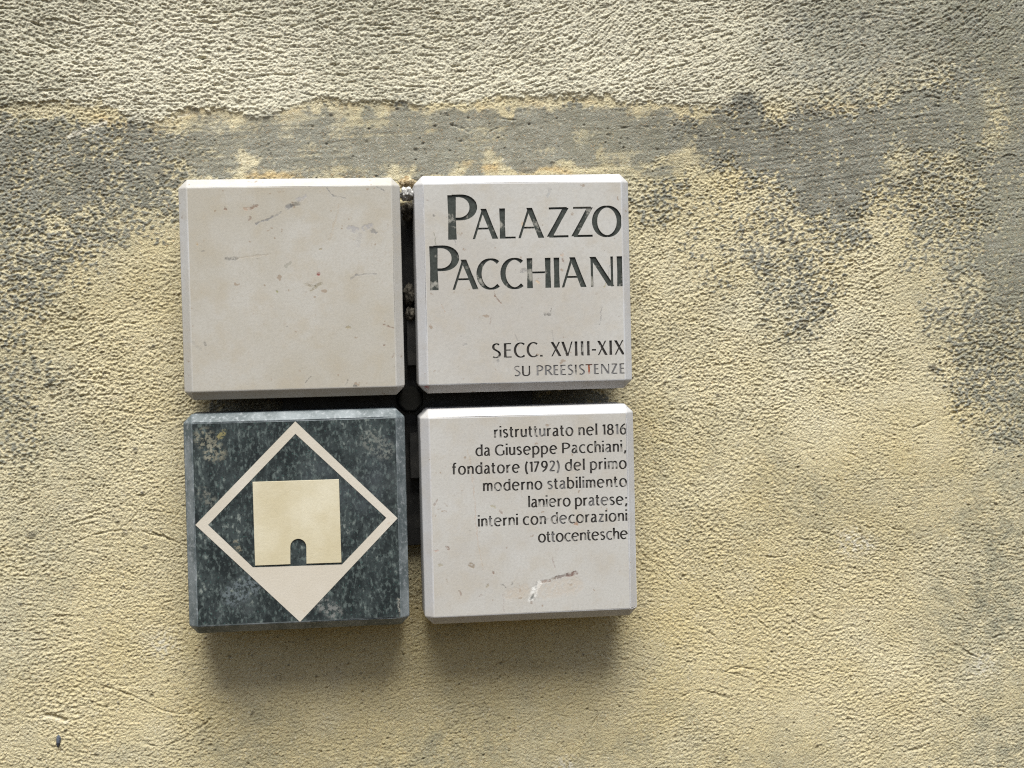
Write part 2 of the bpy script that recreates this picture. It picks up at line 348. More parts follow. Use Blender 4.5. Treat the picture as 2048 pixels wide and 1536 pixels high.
for _ in range(330):                                     # fine scratches left by grit under the float
    x0 = r0.uniform(-20, 2060); y0 = r0.choice([r0.uniform(-20, 205), r0.uniform(-20, 1540)]); a0 = math.radians(r0.gauss(-12, 34)); L0 = r0.uniform(14, 75); bw = r0.uniform(-.16, .16)
    p0 = [(x0 + L0 * k / 3 * math.cos(a0) - bw * L0 * math.sin(a0) * (k / 3) * (1 - k / 3) * 4, y0 + L0 * k / 3 * math.sin(a0) + bw * L0 * math.cos(a0) * (k / 3) * (1 - k / 3) * 4) for k in range(4)]
    GROOVES.append((p0, r0.uniform(1.5, 2.2), r0.uniform(.25, .8)))
jit = gn(0.006, 0.006); jit2 = gn(0.0022, 0.0022)
for pts, w, dep in GROOVES:
    q = np.array(spline(pts, 8)); sl, dd, pa = pd(q, 12)
    dd = np.abs(dd + 0.8 * jit[sl] + 0.7 * jit2[sl]); taper = np.clip(np.minimum(pa, 1 - pa) * 6, 0.15, 1) * np.clip(0.70 + 0.4 * lump[sl] + 0.45 * jit2[sl], 0.0, 1.4)
    h[sl] += dep * taper * (-0.0019 * np.exp(-(dd / (w * 0.72)) ** 2) + 0.00025 * np.exp(-((dd - 2.2 * w) / w) ** 2))
# hairline crack in the top coat
q = np.array([(650, -70), (651, 0), (653, 34), (656, 68), (661, 106), (673, 121), (667, 137), (667, 164), (673, 188), (672, 200)], float)
sl, dd, pa = pd(q, 10); dd = np.abs(dd + 1.0 * jit[sl]); h[sl] -= 0.0013 * np.exp(-(dd / 1.5) ** 2)
# bare ochre render just under the torn edge and along the tops of the stones
ochre += 0.7 * np.exp(-((PY - edge - 14) / 11) ** 2) * (0.10 + 0.38 * smooth(-.2, 1.0, lump)) * smooth(0, 3, PY - edge) * fade
for (a, b, c, e, s) in [(930, 331, 1140, 345, 1.0), (480, 350, 720, 352, .8), (800, 362, 830, 372, 1.0), (1160, 300, 1240, 320, .7), (310, 345, 380, 330, .5), (210, 238, 250, 246, .5), (1780, 115, 1740, 190, .35), (1610, 225, 1760, 205, .35)]:
    sl, dd, pa = pd(np.array([(a, c * 0 + b), (c, e)], float), 26); ochre[sl] += s * np.exp(-(dd / 9) ** 2) * smooth(-0.7, 0.7, lump[sl] + 0.3)
for (a, b, c, e, w, s) in [(137, 273, 212, 244, 4, .9), (0, 266, 24, 238, 3, .6), (346, 236, 378, 228, 3, .5), (98, 290, 98, 322, 2, .5), (590, 165, 620, 135, 3, .5), (122, 226, 132, 240, 3, .4), (545, 66, 580, 46, 3, .5)]:
    sl, dd, pa = pd(np.array([(a, b), (c, e)], float), 14); m = s * np.exp(-(dd / w) ** 2); pale[sl] += m; h[sl] -= 0.0004 * m
for (a, b, rr) in [(1700, 1085, 26), (325, 1290, 26), (1735, 1090, 14), (1130, 1530, 20), (1965, 1330, 24)]:
    m = np.exp(-((PX - a) ** 2 + (PY - b) ** 2) / rr ** 2) * smooth(-0.6, 0.8, coarse); pale += 0.8 * m
# the patch of bare plaster standing out of the cement at the right
for (a, b, rx, ry) in [(1985, 195, 20, 24), (2000, 245, 22, 40), (1990, 275, 14, 18), (1800, 330, 20, 24), (1900, 320, 18, 14)]:
    m = np.exp(-((PX - a) / rx) ** 2 - ((PY - b) / ry) ** 2); cement *= 1 - np.clip(1.6 * m * smooth(-0.5, 0.3, coarse), 0, 1)
dirt_shade += lut(poly([(470, 772), (1170, 772), (1170, 826), (470, 836)], 14, 0.62))           # deep shade of the horizontal joint painted into the wall colour
# pits and stuck grit
def stamp(px, py, rpx, dep, dk):
    P = at(px, py, 0); R = rpx * 0.00053
    i = int((P[0] - X0) / GS); j = int((P[2] - Z0) / GS); k = int(R / GS * 2.5) + 2
    if i < k or j < k or i >= NX - k or j >= NZ - k: return
    yy, xx = np.mgrid[-k:k + 1, -k:k + 1] * GS
    g = np.exp(-((xx * xx + (yy * 1.25) ** 2) / (R * R)) ** 1.5); s = (slice(j - k, j + k + 1), slice(i - k, i + k + 1))
    h[s] += dep * g; dirt_shade[s] = np.maximum(dirt_shade[s], g * dk)
for _ in range(1500):
    px, py = r0.uniform(-60, 2110), r0.uniform(-50, 1590)
    stamp(px, py, r0.uniform(1.2, 2.8) if r0.random() < .92 else r0.uniform(2.8, 4.8), -r0.uniform(.0010, .0020), r0.choice([0.1, 0.3, 0.5]))
for _ in range(1300):
    px, py = r0.uniform(-60, 2110), r0.uniform(-50, 1590)
    stamp(px, py, r0.uniform(1.2, 3.0), r0.uniform(.0004, .0011), r0.choice([0, 0, .7, .9]))
for (a, b, rr, dk) in [(104, 44, 5, .5), (328, 348, 5, .6), (1728, 28, 6, .9), (1728, 57, 5, .9), (1898, 36, 5, .9), (1855, 90, 5, .8), (1330, 436, 5, .7), (1361, 752, 5, .9), (1332, 762, 4, .8), (1436, 789, 5, .9),
                       (308, 691, 4, .9), (203, 669, 4, .8), (142, 732, 5, .7), (272, 896, 5, .9), (285, 984, 5, .9), (250, 1062, 6, .6), (63, 1068, 9, .6), (290, 1091, 5, .7), (41, 1207, 5, .7), (236, 1042, 5, .6), (1568, 480, 7, .7), (1595, 482, 7, .7), (1866, 733, 9, .8), (1608, 650, 8, .8), (1470, 605, 6, .6)]:
    stamp(a, b, rr, 0.0009, dk)
# gouge with fresh white plaster at lower left
sl, dd, pa = pd(np.array([(88, 1431), (105, 1432), (118, 1436), (131, 1440)], float), 16)
sg = PY[sl] - np.interp(PX[sl], [88, 105, 118, 131], [1431, 1432, 1436, 1440])
h[sl] += -0.0030 * np.exp(-(dd / 3.4) ** 2) * smooth(0, .2, pa + .1); h[sl] += 0.0004 * np.exp(-((sg - 6) / 3.0) ** 2) * np.exp(-(np.maximum(dd - 8, 0) / 3) ** 2)
pale[sl] += 0.55 * np.exp(-((sg - 4.5) / 3.2) ** 2) * (dd < 9) * smooth(-0.8, 0.3, grain[sl] + 0.4)

vignette = lut(np.maximum.reduce([poly([(-90, -90), (130, -90), (60, 600), (110, 1100), (60, 1650), (-90, 1650)], 90, 0.75), poly([(1820, -90), (2200, -90), (2200, 1650), (1980, 1650), (1930, 1000), (1960, 700)], 90, 0.85),
                               poly([(-90, 1440), (700, 1480), (2200, 1440), (2200, 1700), (-90, 1700)], 60, 0.55), poly([(-90, -90), (2200, -90), (2200, 20), (-90, 20)], 50, 0.45)]))
vignette = np.clip(vignette + 0.16 * gn(0.06, 0.05) + 0.10 * gn(0.015, 0.012), 0, 1)  # lens vignette painted into the plaster colour, broken up by random blotches
tone = np.clip(0.5 - 0.45 * np.exp(-((PX - 900) / 750) ** 2 - ((PY - 1420) / 300) ** 2) + 0.25 * np.exp(-((PX - 1500) / 420) ** 2 - ((PY - 700) / 260) ** 2) + 0.13 * gn(0.10, 0.08) + 0.10 * gn(0.02, 0.015), 0, 1)
# rows/columns of the mesh: dense where the photo looks, coarser mirrored margin around it
NM = 100; STP = 0.004
mi = (np.arange(1, NM + 1) * STP)
ax = np.concatenate([xi[0] - mi[::-1], xi, xi[-1] + mi]); az = np.concatenate([zi[0] - mi[::-1], zi, zi[-1] + mi])
k = np.round(mi / GS).astype(int)
ix = np.concatenate([k[::-1], np.arange(NX), NX - 1 - k]); iz = np.concatenate([k[::-1], np.arange(NZ), NZ - 1 - k])
H = h[np.ix_(iz, ix)]
nx, nz = len(ax), len(az)
gx, gz = np.meshgrid(ax, az)
co = np.stack([gx, -H, gz], -1).astype(np.float32).reshape(-1)
me = bpy.data.meshes.new('plaster_wall')
me.vertices.add(nx * nz); me.vertices.foreach_set('co', co)
q = (np.arange(nz - 1)[:, None] * nx + np.arange(nx - 1)[None, :]).reshape(-1)
quads = np.stack([q, q + 1, q + 1 + nx, q + nx], -1).astype(np.int32)
nq = len(quads)
me.loops.add(nq * 4); me.loops.foreach_set('vertex_index', quads.reshape(-1))
me.polygons.add(nq); me.polygons.foreach_set('loop_start', np.arange(0, nq * 4, 4, dtype=np.int32))
me.polygons.foreach_set('use_smooth', np.ones(nq, bool))
me.update(calc_edges=True)
for nm, arr in (('cement', cement), ('upper', upper), ('ochre', np.clip(ochre, 0, 1)), ('pale', np.clip(pale, 0, 1)), ('dirt_shade', np.clip(dirt_shade, 0, 1)), ('vignette', np.clip(vignette, 0, 1)), ('tone', tone)):
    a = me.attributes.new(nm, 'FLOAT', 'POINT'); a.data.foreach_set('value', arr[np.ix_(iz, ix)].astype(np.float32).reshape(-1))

t = NT('trowelled_plaster')
f1 = t.noise(900, 2, 0.6); f2 = t.noise(45, 4, 0.6); f3 = t.noise(330, 3, 0.6)
lo = t.mix(t.attr('tone'), (0.575, 0.492, 0.285), (0.655, 0.600, 0.430))
up = t.mix(t.attr('tone'), (0.62, 0.585, 0.450), (0.70, 0.67, 0.545))
c = t.mix(t.attr('upper'), lo, up)
c = t.mix(t.step(f2, 0.45, 0.75, 0, 0.22), c, (0.40, 0.37, 0.30))
c = t.mix(t.math('MULTIPLY', t.attr('ochre'), 0.85), c, (0.58, 0.41, 0.19))
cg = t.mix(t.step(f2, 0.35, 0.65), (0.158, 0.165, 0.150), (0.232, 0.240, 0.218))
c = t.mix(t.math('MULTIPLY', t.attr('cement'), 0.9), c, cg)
gr = t.math('MULTIPLY', t.attr('vignette'), t.step(t.noise(60, 5, 0.7), 0.30, 0.62))
c = t.mix(t.math('MULTIPLY', gr, 0.92), c, (0.275, 0.272, 0.205))
c = t.mix(t.attr('pale'), c, (0.66, 0.63, 0.54))
c = t.mix(t.attr('dirt_shade'), c, (0.075, 0.07, 0.06))
c = t.mix(t.step(f3, 0.59, 0.70, 0, 0.55), c, (0.20, 0.15, 0.085))
c = t.mix(t.step(t.noise(640, 2, 0.65, t.rot(t.co, (1.3, 0.4, 0.5))), 0.57, 0.66, 0, 0.68), c, (0.20, 0.155, 0.095))
c = t.mix(t.step(t.noise(520, 2, 0.6, t.rot(t.co, (0.3, 0.9, 0.2))), 0.60, 0.70, 0, 0.40), c, (0.52, 0.33, 0.16))
c = t.mix(t.step(t.noise(480, 2, 0.6, t.rot(t.co, (0.9, 0.1, 0.7))), 0.60, 0.70, 0, 0.45), c, (0.72, 0.70, 0.62))
c = t.mix(t.step(f1, 0.35, 0.65, 0, 0.28), c, t.mix(1.0, c, (0.62, 0.58, 0.52), 'MULTIPLY'))
t.bump(t.math('ADD', f1, t.math('MULTIPLY', f3, 0.8)), 1.0, 0.0011)
wall_mat = t.out(c, 0.9, 0.15)
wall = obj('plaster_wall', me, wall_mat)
tag(wall, 'rough cream plaster wall with grey cement smears behind the stone plaques', 'wall')

# ------------------------------------------------------------------ lettering: strokes of a flared sans
def arcpts(cx, cy, rx, ry, a0, a1, n=14):
    return [(cx + rx * math.cos(math.radians(a0 + (a1 - a0) * i / n)), cy + ry * math.sin(math.radians(a0 + (a1 - a0) * i / n))) for i in range(n + 1)]
# 'l' straight stroke (w: 1 stem, 0 thin, other fractions between), 'c' curve whose weight follows its direction
def bowl(x, y0, y1, rx, n=14):                           # D-shaped bowl from a stem
    m = (y0 + y1) / 2; r = (y1 - y0) / 2
    return [(x, y1), (x + rx * 0.35, y1)] + [(x + rx * 0.35 + rx * 0.65 * math.cos(math.radians(a)), m + r * math.sin(math.radians(a))) for a in range(78, -80, -12)] + [(x + rx * 0.35, y0), (x, y0)]
CAPS = {
 'P': [('l', (0, 0), (0, 1), 1), ('c', bowl(0, .46, .98, .62))],
 'A': [('l', (0, 0), (.40, 1), .12), ('l', (.40, 1), (.86, 0), 1), ('l', (.16, .345), (.68, .345), 0)],
 'L': [('l', (0, 0), (0, 1), 1), ('l', (0, .03), (.52, .03), 0)],
 'Z': [('l', (.02, .965), (.66, .965), .08), ('l', (.04, .03), (.62, .97), .95), ('l', (.02, .035), (.70, .035), .08)],
 'O': [('c', arcpts(.5, .5, .42, .49, -90, 90, 20)), ('c', arcpts(.5, .5, .42, .49, 90, 270, 20))],
 'C': [('c', arcpts(.5, .5, .44, .49, 50, 310, 26))],
 'G': [('c', arcpts(.5, .5, .44, .49, 50, 305, 26)), ('l', (.82, .06), (.82, .46), .8)],
 'H': [('l', (0, 0), (0, 1), 1), ('l', (.62, 0), (.62, 1), 1), ('l', (0, .52), (.62, .52), 0)],
 'I': [('l', (0, 0), (0, 1), 1)],
 'N': [('l', (0, 0), (0, 1), .12), ('l', (.03, 1), (.76, .02), 1), ('l', (.8, 0), (.8, 1), .12)],
 'S': [('c', [(.46, .90), (.36, .96), (.24, .97), (.10, .90), (.05, .76), (.10, .62), (.26, .51), (.42, .40), (.49, .26), (.44, .11), (.30, .03), (.15, .02), (.02, .08)])],
 'E': [('l', (0, 0), (0, 1), 1), ('l', (0, .965), (.46, .965), 0), ('l', (0, .52), (.42, .52), 0), ('l', (0, .035), (.48, .035), 0)],
 'X': [('l', (.02, 1), (.66, 0), 1), ('l', (0, 0), (.62, 1), .15)],
 'V': [('l', (0, 1), (.38, 0), 1), ('l', (.40, 0), (.74, 1), .15)],
 'U': [('l', (0, .3), (0, 1), 1), ('c', [(0, .34), (.03, .15), (.14, .04), (.30, .02), (.48, .06), (.58, .18), (.6, .34)]), ('l', (.6, .3), (.6, 1), .4)],
 'R': [('l', (0, 0), (0, 1), 1), ('c', bowl(0, .50, .98, .50)), ('l', (.22, .5), (.60, 0), 1)],
 'T': [('l', (.32, 0), (.32, 1), 1), ('l', (0, .965), (.64, .965), 0)],
 '.': [('c', [(0, .0), (0, .13)], 1.2)], '-': [('l', (0, .38), (.32, .38), .35)],
}
def sc(p, k=1.0): return [(x * k, y * k) for x, y in p]
LOW = {  # unit = x-height
 'o': [('c', arcpts(.43, .5, .38, .49, -90, 90, 16)), ('c', arcpts(.43, .5, .38, .49, 90, 270, 16))],
 'a': [('c', [(.12, .84), (.26, .95), (.42, .95), (.54, .84), (.57, .66), (.57, .3), (.60, .1), (.72, .02)]), ('c', [(.57, .58), (.38, .55), (.18, .46), (.09, .27), (.14, .09), (.28, .03), (.45, .10), (.57, .28)])],
 'b': [('l', (.08, 0), (.08, 1.42), 1), ('c', arcpts(.38, .5, .38, .48, -140, 140, 20))],
 'c': [('c', arcpts(.45, .5, .40, .49, 52, 308, 18))],
 'd': [('l', (.72, 0), (.72, 1.42), 1), ('c', arcpts(.43, .5, .38, .48, 40, 320, 20))],
 'e': [('c', [(.08, .52), (.76, .55)], 0), ('c', arcpts(.43, .5, .38, .49, 6, 312, 20))],
 'f': [('c', [(.52, 1.36), (.40, 1.40), (.28, 1.34), (.21, 1.16), (.20, .9), (.20, 0)]), ('l', (0, .93), (.46, .93), .15)],
 'h': [('l', (.08, 0), (.08, 1.42), 1), ('c', [(.10, .66), (.24, .87), (.42, .94), (.57, .86), (.63, .66), (.63, .4), (.63, 0)])],
 'i': [('l', (.08, 0), (.08, .98), 1), ('c', [(.08, 1.24), (.08, 1.42)], 1.15)],
 'l': [('l', (.08, 0), (.08, 1.42), 1)],
 'm': [('l', (.08, 0), (.08, .98), 1), ('c', [(.10, .66), (.22, .87), (.38, .94), (.51, .86), (.56, .66), (.56, .4), (.56, 0)]), ('c', [(.58, .66), (.70, .87), (.86, .94), (.99, .86), (1.04, .66), (1.04, .4), (1.04, 0)])],
 'n': [('l', (.08, 0), (.08, .98), 1), ('c', [(.10, .66), (.24, .87), (.42, .94), (.57, .86), (.63, .66), (.63, .4), (.63, 0)])],
 'p': [('l', (.08, -.44), (.08, .98), 1), ('c', arcpts(.38, .5, .38, .48, -140, 140, 20))],
 'r': [('l', (.08, 0), (.08, .98), 1), ('c', [(.10, .66), (.20, .84), (.34, .93), (.48, .92)])],
 's': [('c', [(.50, .86), (.38, .95), (.24, .95), (.11, .87), (.09, .72), (.18, .60), (.38, .48), (.50, .37), (.51, .20), (.40, .07), (.25, .03), (.08, .12)])],
 't': [('c', [(.22, 1.28), (.22, .8), (.22, .3), (.27, .10), (.38, .04), (.50, .08)]), ('l', (.02, .93), (.48, .93), .15)],
 'u': [('c', [(.08, .98), (.08, .6), (.08, .34), (.14, .12), (.28, .04), (.46, .10), (.63, .30)]), ('l', (.63, 0), (.63, .98), 1)],
 'z': [('l', (.04, .93), (.56, .93), .15), ('l', (.05, .04), (.54, .95), .9), ('l', (.04, .06), (.60, .06), .15)],
 '1': [('l', (.30, 0), (.30, 1.26), .95), ('c', [(.06, 1.08), (.18, 1.14), (.30, 1.23)], .3)],
 '8': [('c', arcpts(.38, .32, .32, .32, 0, 180, 14)), ('c', arcpts(.38, .32, .32, .32, 180, 360, 14)), ('c', arcpts(.38, .94, .27, .29, 0, 180, 14)), ('c', arcpts(.38, .94, .27, .29, 180, 360, 14))],
 '6': [('c', [(.64, 1.26), (.40, 1.12), (.20, .88), (.09, .58), (.09, .36), (.18, .10), (.40, .01), (.60, .10), (.69, .36), (.62, .62), (.42, .74), (.22, .66), (.11, .50)])],
 '7': [('l', (.04, 1.20), (.66, 1.20), .2), ('l', (.16, 0), (.62, 1.24), .85)],
 '9': [('c', [(.12, .0), (.36, .14), (.56, .38), (.67, .68), (.67, .90), (.58, 1.16), (.36, 1.25), (.16, 1.16), (.07, .90), (.14, .64), (.34, .52), (.54, .60), (.65, .76)])],
 '2': [('c', [(.08, 1.08), (.22, 1.22), (.40, 1.24), (.56, 1.12), (.58, .90), (.46, .62), (.26, .32), (.06, .05)]), ('l', (.04, .06), (.64, .06), .2)],
 '(': [('c', arcpts(.62, .52, .54, .98, 128, 232, 12))], ')': [('c', arcpts(-.16, .52, .54, .98, -52, 52, 12))],
 ',': [('c', [(.16, .16), (.12, -.02), (.02, -.24)], .9)], ';': [('c', [(.16, .16), (.12, -.02), (.02, -.24)], .9), ('c', [(.12, .72), (.12, .92)], 1.1)],
}
ADV = {' ': .42}
def stroke_quads(st, size, stem, thin):
    out = []; k = st[0]
    if k == 'l':
        (xa, ya), (xb, yb) = st[1], st[2]; w = thin + (stem - thin) * st[3]
        xa, ya, xb, yb = xa * size, ya * size, xb * size, yb * size
        L = math.hypot(xb - xa, yb - ya)
        if abs(yb - ya) > 0.3 * abs(xb - xa):            # stems and diagonals: level cut ends, slightly flared
            hw = w / 2 * L / abs(yb - ya); xm, ym = (xa + xb) / 2, (ya + yb) / 2; fl = 1.10 if abs(xb - xa) < 1e-6 else 1.03
            a = [(xa - hw * fl, ya), (xa + hw * fl, ya)]; m = [(xm - hw * .96, ym), (xm + hw * .96, ym)]; b = [(xb - hw * fl, yb), (xb + hw * fl, yb)]
            out += [[a[0], a[1], m[1], m[0]], [m[0], m[1], b[1], b[0]]]
        else:
            hw = w / 2 * L / abs(xb - xa); out.append([(xa, ya - hw), (xb, yb - hw), (xb, yb + hw), (xa, ya + hw)])
    else:
        p = [np.array(q) * size for q in st[1]]; n = len(p); o = []
        p = [np.array(q) for q in (spline(p, 3) if 2 < n < 14 else p)]; n = len(p)
        for i in range(n):
            tg = p[min(i + 1, n - 1)] - p[max(i - 1, 0)]; L = np.hypot(*tg) + 1e-9; tx, ty = tg / L
            w = thin + (stem - thin) * (abs(ty) ** 1.35) if len(st) < 3 else thin + (stem - thin) * st[2]
            nr = np.array([-ty, tx]) * w / 2; o.append((p[i] + nr, p[i] - nr))
        for i in range(n - 1): out.append([tuple(o[i][1]), tuple(o[i + 1][1]), tuple(o[i + 1][0]), tuple(o[i][0])])
    return out
def glyph(tab, ch, size, stem, thin, width=None):
    Q = []
    for st in tab[ch]: Q += stroke_quads(st, size, stem, thin)
    xs = [p[0] for q in Q for p in q]; lo, hi = min(xs), max(xs)
    if width is None or ch in 'I.': return [[(x - lo, y) for x, y in q] for q in Q], hi - lo
    # stretch the centre lines, not the weights, to the measured width
    k = (width - stem * 0.8) / max(hi - lo - stem * 0.8, 1e-6)
    if k != 1:
        t2 = []
        for st in tab[ch]:
            if st[0] == 'l': t2.append(('l', (st[1][0] * k, st[1][1]), (st[2][0] * k, st[2][1]), st[3]))
            else: t2.append((st[0], [(x * k, y) for x, y in st[1]]) + tuple(st[2:]))
        Q = []
        for st in t2: Q += stroke_quads(st, size, stem, thin)
        xs = [p[0] for q in Q for p in q]; lo = min(xs)
    return [[(x - lo, y) for x, y in q] for q in Q], width
def on_line(Q, x, bx, by, slope):                        # glyph at photo x, baseline through (bx,by)
    lean = -slope * 0.9
    return [[front(x + u + v * slope * -0.0 + (-v * 0.022), by + slope * (x + u - bx) - v) for u, v in q] for q in Q]

def measured(tab, items, size, stem, thin, bx, by, slope):   # items: (char, left, right[, size factor])
    out = []
    for it in items:
        k = it[3] if len(it) > 3 else 1.0
        Q, w = glyph(tab, it[0], size * k, stem * k, thin * k, it[2] - it[1])
        out.append((it[0], on_line(Q, it[1], bx, by, slope)))
    return out
def tracked(text, xl, xr, size, stem, thin, bx, by, slope):
    G = []
    for ch in text:
        if ch == ' ': G.append(None)
        else: G.append(glyph(CAPS if ch.isupper() else LOW, ch, size * (1.28 if ch.isupper() else 1), stem, thin))
    tot = sum(g[1] for g in G if g); ns = sum(1 for g in G if g is None)
    gap = (xr - xl - tot - ns * size * 0.30) / (len(text) - 1)
    x = xl; out = []
    for ch, g in zip(text, G):
        if g: out.append((ch, on_line(g[0], x, bx, by, slope))); x += g[1] + gap
        else: x += size * 0.30 + gap
    return out

# ------------------------------------------------------------------ stone blocks
CH = 0.0086
DEP = 0.064
TILES = {'tl': (-0.33, 0.2, 0.2195, 0.2194), 'tr': (-0.0963, 0.2010, 0.2201, 0.2200), 'bl': (-0.33217, -0.03313, 0.2205, 0.2203), 'br': (-0.0962, -0.0351, 0.22025, 0.2199)}
def block_bm(w, hgt, dep):
    bm = bmesh.new(); bmesh.ops.create_cube(bm, size=1)
    for v in bm.verts: v.co = Vector((v.co.x * w, (v.co.y - 0.5) * dep + dep / 2 - dep / 2 + 0, v.co.z * hgt))
    for v in bm.verts: v.co.y += dep / 2                 # back at y=0, front at y=-dep
    for v in bm.verts: v.co.y -= dep / 2
    ys = [v.co.y for v in bm.verts]; off = -max(ys)
    for v in bm.verts: v.co.y += off
    bmesh.ops.bevel(bm, geom=list(bm.edges), offset=CH, segments=1, affect='EDGES', profile=0.5)
    bmesh.ops.bevel(bm, geom=list(bm.edges), offset=0.0010, segments=2, affect='EDGES', profile=0.5)
    crest = [e for e in bm.edges if e.calc_length() > 0.1 and all(f_.calc_area() / e.calc_length() < 0.0013 for f_ in e.link_faces)]
    old = set(bm.verts)
    dirs = {}
    res = bmesh.ops.subdivide_edges(bm, edges=crest, cuts=90)
    bm.normal_update()
    rr = random.Random(int(w * 1e6) + int(hgt * 1e6)); bite = 0.0
    for v in bm.verts:                                   # nicked, slightly uneven arrises
        if v in old: continue
        n = Vector((0, 0, 0))
        for f_ in v.link_faces: n += f_.normal
        bite = bite * 0.55 + (0.0008 if rr.random() < 0.012 else 0.0)
        v.co -= n.normalized() * min(bite, 0.0009)
    return bm
def engrave(bm, lines, centre, dep, slab_name, root, slab_mats, chamfer_slot):
    """lines: list of (part name, label, letters, depth, mats, slot function) cut into the front face"""
    ff = max((f_ for f_ in bm.faces if f_.normal.y < -0.999), key=lambda f_: f_.calc_area())
    loop = [v for v in ff.verts]; yf = loop[0].co.y
    for f_ in bm.faces:
        f_.material_index = chamfer_slot if f_ is not ff else 0
    if lines:
        rim = [(v.co.x, v.co.z) for v in loop]
        if sum(rim[i][0] * rim[(i + 1) % len(rim)][1] - rim[(i + 1) % len(rim)][0] * rim[i][1] for i in range(len(rim))) < 0: rim.reverse()
        bmesh.ops.delete(bm, geom=[ff], context='FACES_ONLY')
        vs = [Vector(p) for p in rim]; fs = [list(range(len(rim)))]; own = [None]
        for li, L in enumerate(lines):
            for gi, (ch, Q) in enumerate(L[2]):
                for q_ in Q:
                    q_ = [(a - centre[0], b - centre[1]) for a, b in q_]
                    ar = sum(q_[i][0] * q_[(i + 1) % 4][1] - q_[(i + 1) % 4][0] * q_[i][1] for i in range(4))
                    if abs(ar) < 1e-12: continue
                    if ar < 0: q_ = q_[::-1]
                    s0 = len(vs); vs += [Vector(p) for p in q_]; fs.append([s0, s0 + 1, s0 + 2, s0 + 3]); own.append((li, gi))
        V, E_, F_, ov, oe, of = delaunay_2d_cdt(vs, [], fs, 0, 1e-7, True)
        cls = []
        for ids in of:
            if 0 not in ids: cls.append(-1); continue
            st = [own[i] for i in ids if i > 0]
            cls.append(st[0] if st else None)
        bv = {}
        def top(i):
            if i not in bv: bv[i] = bm.verts.new((V[i].x, yf, V[i].y))
            return bv[i]
        for tri, c_ in zip(F_, cls):
            if c_ is None:
                try: bm.faces.new([top(i) for i in reversed(tri)]).material_index = 0
                except ValueError: pass
        emap = {}
        for ti, tri in enumerate(F_):
            for a in range(3):
                e = (tri[a], tri[(a + 1) % 3]); emap.setdefault(tuple(sorted(e)), []).append((ti, e))
        for li, L in enumerate(lines):
            b2 = bmesh.new(); fv = {}; tv = {}
            def g(dct, i, y):
                if i not in dct: dct[i] = b2.verts.new((V[i].x, y, V[i].y))
                return dct[i]
            for ti, (tri, c_) in enumerate(zip(F_, cls)):
                if isinstance(c_, tuple) and c_[0] == li:
                    f_ = b2.faces.new([g(fv, i, yf + L[3]) for i in reversed(tri)]); f_.material_index = L[5](c_[1], L[2][c_[1]][0])
                    for a in range(3):
                        e = (tri[a], tri[(a + 1) % 3])
                        oth = [x for x, _ in emap[tuple(sorted(e))] if x != ti]
                        if not oth or not isinstance(cls[oth[0]], tuple):
                            w = b2.faces.new([g(tv, e[0], yf), g(tv, e[1], yf), g(fv, e[1], yf + L[3]), g(fv, e[0], yf + L[3])])
                            w.material_index = len(L[4]) - 1
            p = obj(L[0], b2, L[4], root)
            if L[1]: p['label'] = L[1]
    return obj(slab_name, bm, slab_mats, root)

GREY = (0.16, 0.16, 0.17); DK = (0.10, 0.095, 0.09); BRN = (0.17, 0.09, 0.06); WHT = (0.72, 0.71, 0.69)
marks_tl = [(512, 448, 546, 434, 3, GREY, .8), (546, 434, 562, 424, 3, GREY, .5), (574, 415, 584, 411, 5, GREY, .8), (584, 411, 596, 407, 5, DK, .7), (596, 400, 610, 392, 6, (.3, .3, .34), .5),
    (454, 518, 474, 517, 4.5, DK, .75), (474, 517, 540, 508, 2.5, (.36, .31, .25), .5), (700, 457, 712, 459, 8, (.27, .27, .31), .55), (728, 456, 742, 452, 8, (.27, .27, .31), .6), (744, 462, 752, 466, 6, GREY, .7), (720, 470, 716, 490, 6, (.33, .32, .32), .4),
    (636, 547, 637, 549, 4, (.20, .02, .02), 1.0), (612, 568, 630, 575, 4, (.22, .19, .13), .7), (630, 575, 643, 566, 4, (.22, .19, .13), .7), (622, 582, 630, 575, 3, (.22, .19, .13), .7), (573, 532, 580, 527, 4, (.25, .24, .2), .6),
    (712, 550, 752, 547, 2.5, GREY, .5), (702, 557, 712, 550, 3, GREY, .4), (449, 417, 451, 418, 3.5, BRN, .8), (502, 417, 514, 411, 4, BRN, .8), (488, 418, 496, 417, 4, (.35, .2, .13), .5), (498, 440, 500, 434, 3, BRN, .6),
    (660, 480, 678, 410, 2.5, (.36, .29, .21), .35), (654, 376, 665, 391, 2.0, GREY, .6), (665, 391, 690, 396, 2, GREY, .4), (756, 374, 768, 382, 2.2, GREY, .7), (766, 649, 790, 657, 2.0, BRN, .7), (784, 714, 789, 707, 2, BRN, .5), (790, 668, 790, 669, 2.5, BRN, .7), (768, 690, 769, 690, 3, BRN, .8),
    (612, 765, 622, 754, 2, DK, .6), (692, 770, 697, 760, 2, DK, .7), (708, 773, 713, 773, 3, DK, .9), (380, 680, 400, 700, 4, (.3, .29, .27), .35), (408, 686, 412, 690, 3, DK, .6), (695, 655, 700, 655, 3.5, (.25, .2, .1), .7), (553, 582, 554, 582, 2.5, (.2, .2, .05), .8), (640, 498, 642, 499, 3, (.25, .2, .1), .7), (392, 486, 393, 488, 4, (.42, .25, .08), .6)]
